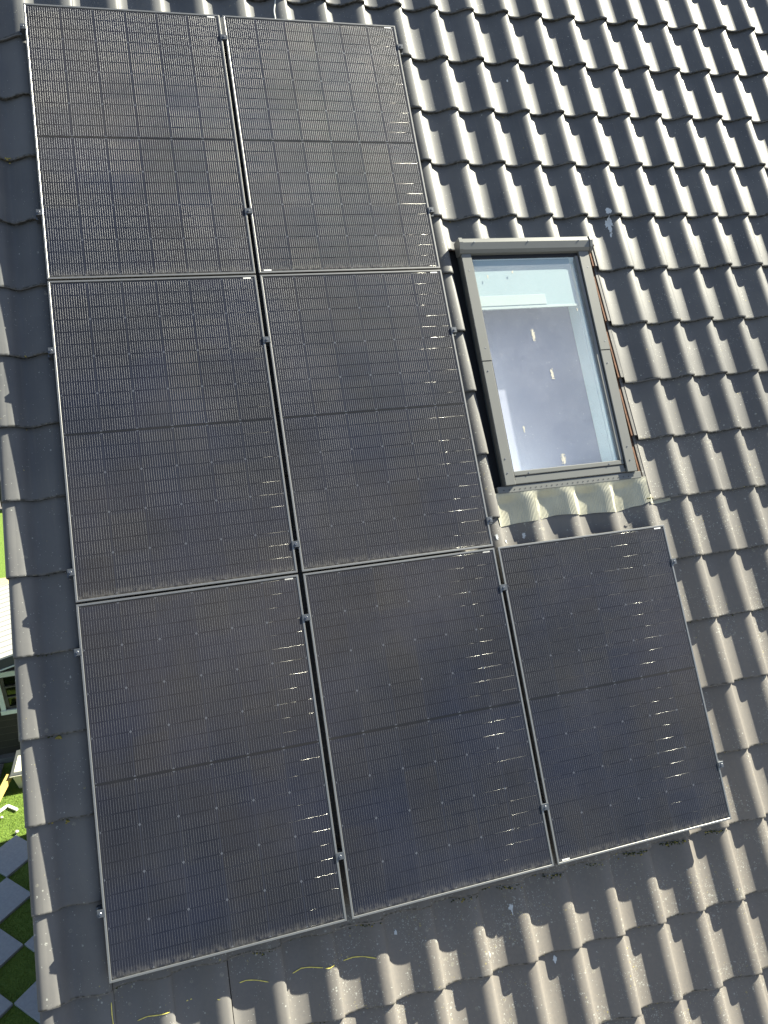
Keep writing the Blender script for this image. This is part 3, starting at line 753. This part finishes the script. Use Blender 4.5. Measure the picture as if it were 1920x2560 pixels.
# shed
SY = 4.75
shed = thing('shed', 'black boarded garden shed with white ribbed roof and pale window frame', 'shed', (-2.4, 5.7, 0))
def sb(mb, name, mats, parent=None):
    mb.v = [(p[0] + 2.4, p[1] - 5.7, p[2]) for p in mb.v]; return mb.build(name, mats, parent or shed)
rk = .2528
def rzx(x): return 2.02 + (x + 2.26) * rk        # roof top height at x (rises towards the house)
m = MB(); zs = [.10 + .125 * i for i in range(17)]
WX0, WX1, WZ0, WZ1 = -2.425, -1.75, .92, 1.51
for i, z in enumerate(zs):
    # board courses with a bright lower edge, gaps where the window is
    spans = [(-4.6, -1.05)] if not (z + .12 > WZ0 and z < WZ1) else [(-4.6, WX0 - .05), (WX1 + .05, -1.05)]
    for (a, b_) in spans:
        zt = z + .121
        if zt > 1.97 + (a + 2.26) * rk and a < -2.5: a = max(a, (zt - 1.95) / rk - 2.26)
        if a < b_:
            m.add([(a, SY, z), (b_, SY, z), (b_, SY + .016, zt), (a, SY + .016, zt)], [(0, 1, 2, 3)], 0)
            m.add([(a, SY, z), (b_, SY, z), (b_, SY + .018, z - .004), (a, SY + .018, z - .004)], [(3, 2, 1, 0)], 0)
            m.add([(a, SY - .0015, z), (b_, SY - .0015, z), (b_, SY - .0015, z + .005), (a, SY - .0015, z + .005)], [(0, 1, 2, 3)], 1)
m.box((-4.6, 6.75, .1), (-1.05, 6.85, 1.6)); m.box((-1.09, SY + .02, .1), (-1.05, 6.75, 2.25)); m.box((-4.6, SY + .02, .1), (-4.56, 6.75, 1.4))
m.box((-4.56, SY + .03, .1), (-2.45, 5.0, .1 + .001))
sb(m, 'wall', ['clad', 'groove'])
m = MB(); m.box((-4.62, SY - .10, 0), (-1.03, 6.9, .095), 0, .006); sb(m, 'base', 'concrete')
# roof sheet with ribs running parallel to the rake
m = MB(); ys = []; prof = []
y = 4.42
while y < 6.95:
    prof += [(y, 0), (y + .125, 0), (y + .135, .012), (y + .160, .012)]; y += .170
prof.append((6.95, 0)); v = []
for x in (-4.8, -.85): v += [(x, p[0], rzx(x) + p[1]) for p in prof]
n = len(prof); m.add(v, [(i, n + i, n + i + 1, i + 1) for i in range(n - 1)], 0)
rf = sb(m, 'roof', 'shedroof')
def rake(mb, y0, y1, d0, d1, mm=0): mb.prism([(-4.8, rzx(-4.8) + d0), (-.85, rzx(-.85) + d0), (-.85, rzx(-.85) + d1), (-4.8, rzx(-4.8) + d1)], y0, y1, 'y', mm)
m = MB(); rake(m, 4.38, 4.415, -.155, -.003); sb(m, 'fascia', 'fascia')
m = MB(); rake(m, 4.372, 4.405, -.178, -.157); sb(m, 'fascia_trim', 'trim')
m = MB(); rake(m, 4.417, 6.94, -.06, -.045); sb(m, 'soffit', 'clad')
# window
win = MB()
win.box((WX0 - .068, SY - .022, WZ0 - .005), (WX0, SY + .0, WZ1)); win.box((WX1, SY - .022, WZ0 - .005), (WX1 + .068, SY, WZ1))
win.box((WX0 - .14, SY - .026, WZ1), (WX1 + .14, SY, WZ1 + .085)); win.box((WX0 - .078, SY - .034, WZ0 - .075), (WX1 + .078, SY + .0, WZ0 - .005))
wo = sb(win, 'window', 'trim')
m = MB(); m.box((WX0, SY + .004, WZ0), (WX0 + .05, SY + .03, WZ1)); m.box((WX1 - .05, SY + .004, WZ0), (WX1, SY + .03, WZ1)); m.box((WX0 + .05, SY + .004, WZ0), (WX1 - .05, SY + .03, WZ0 + .035)); m.box((WX0 + .05, SY + .004, WZ1 - .03), (WX1 - .05, SY + .03, WZ1))
for z in (1.125, 1.31): m.box((WX0 + .02, SY - .004, z - .012), (WX1 - .02, SY + .028, z + .012))
o = m; o.v = [(p[0] + 2.4, p[1] - 5.7, p[2]) for p in o.v]; o.build('glazing_bar', 'winframe', wo)
m = MB(); m.add([(WX0 - 0 + 2.4, SY + .024 - 5.7, WZ0), (WX1 + 2.4, SY + .024 - 5.7, WZ0), (WX1 + 2.4, SY + .024 - 5.7, WZ1), (WX0 + 2.4, SY + .024 - 5.7, WZ1)], [(0, 1, 2, 3)])
bb = MatB('shed_window_pane'); bb.set(Base_Color=(.004, .005, .003), Roughness=.04, Specular_IOR_Level=.8); M['pane'] = bb.mat
m.build('pane', 'pane', wo)

# planter-like storage box against the shed wall
bx = thing('storage_box', 'low storage box with grey lid and beige slatted panel in front of the shed', 'storage box', (-2.0, 4.25, 0))
m = MB()
def quadbox(mb, b0, b1, t0, t1, z0, z1, mi=0):
    (ax, ay), (bx_, by) = b0, b1; (cx, cy), (dx, dy) = t0, t1
    v = [(ax, ay, z0), (bx_, ay, z0), (bx_, by, z0), (ax, by, z0), (cx, cy, z1), (dx, cy, z1), (dx, dy, z1), (cx, dy, z1)]
    mb.add(v, [(3, 2, 1, 0), (4, 5, 6, 7), (0, 1, 5, 4), (1, 2, 6, 5), (2, 3, 7, 6), (3, 0, 4, 7)], mi)
quadbox(m, (-.30, -.24), (.30, .24), (-.345, -.27), (.345, .27), 0, .27)
for i in range(5):
    a = -.24 + i * .13; m.add([(a, -.243, .01), (a + .012, -.243, .01), (a + .012 * 1.1, -.275, .26), (a, -.275, .26)], [(0, 1, 2, 3)], 1)
m.build('body', ['beige', 'wood'], bx)
m = MB(); m.box((-.375, -.295, .27), (.375, .30, .305), 0, .012); ld = m.build('lid', 'lidm', bx)
m = MB(); m.box((-.372, -.303, .275), (.372, -.2952, .290)); m.build('lid_edge', 'beige', ld)
m = MB(); m.box((-.325, -.235, .3052), (.325, .13, .315), 0, .006)
for i in range(7): m.box((-.20, -.19 + i * .045, .3151), (.25, -.184 + i * .045, .3165), 1)
m.build('lid_panel', ['beige', 'lidm'], ld)

# timber beam leaning on the box
m = MB(); A = Vector((-2.40, 4.06, .23)); B = Vector((-2.68, 3.20, .035)); d = (B - A); L = d.length
m.box((-.035, -.035, 0), (.035, .035, L), 0, .003); o = m.build('timber_beam', 'wood'); o.location = A; o.rotation_euler = d.to_track_quat('Z', 'Y').to_euler()
tag(o, 'fresh yellow timber beam leaning against the storage box over the grass', 'beam')
# small white L-shaped bracket on the grass
m = MB()
for (ang, L) in ((math.radians(-40), .19), (math.radians(222), .22)):
    c_, s_ = math.cos(ang), math.sin(ang); w = .018
    v = [(-w * s_ * -1, -w * c_, 0), (w * s_ * -1, w * c_, 0)]
    q = [(w * s_, -w * c_), (-w * s_, w * c_), (L * c_ - w * s_, L * s_ + w * c_), (L * c_ + w * s_, L * s_ - w * c_)]
    zz = .045 if L < .2 else .043
    m.prism([(a, b_) for a, b_ in q], 0.02, zz, 'z')
o = m.build('corner_trim', 'white'); o.location = (-2.40, 3.66, 0); tag(o, 'white L-shaped corner strip lying on the sunny grass', 'corner strip')
# pebbles
for i, (x, y, r) in enumerate(((-2.44, 3.44, .022), (-2.49, 3.40, .016), (-2.19, 3.10, .028))):
    m = MB(); n = 8; v = []
    for (rr, z) in ((.7, .01), (1, .4), (.75, .85), (.3, 1.05)):
        v += [(r * rr * random.uniform(.8, 1.2) * math.cos(6.283 * k / n), r * rr * random.uniform(.8, 1.2) * math.sin(6.283 * k / n), .03 + r * z) for k in range(n)]
    m.add(v, [(a * n + k, a * n + (k + 1) % n, (a + 1) * n + (k + 1) % n, (a + 1) * n + k) for a in range(3) for k in range(n)] + [tuple(range(3 * n, 4 * n))], 0, True)
    o = m.build('pebble', 'stone'); o.location = (x, y, 0); tag(o, ('pale pebble on the grass below the white corner strip', 'smaller pebble at the left edge beside another on the grass', 'pale pebble at the tip of the uppermost paving slab')[i], 'pebble', 'pebbles on the lawn')
# border slab by the shed
m = MB(); m.box((-.5, -.16, 0), (.5, .16, .04), 0, .003); o = m.build('edging_slab', 'concrete'); o.location = (-3.11, 4.45, 0)
tag(o, 'dark edging slab at the foot of the shed wall', 'edging slab')
# far fence
fn = thing('fence', 'black slatted garden fence far behind the shed', 'fence', (-4, 15.9, 0))
m = MB()
for i in range(70): m.box((-6 + i * .16, -.012, .05), (-6 + i * .16 + .115, .012, 1.8))
m.build('slats', 'fence', fn)
m = MB(); m.box((-6, .013, .4), (5.2, .05, .48)); m.box((-6, .013, 1.4), (5.2, .05, 1.48)); m.build('crossbar', 'fence', fn)
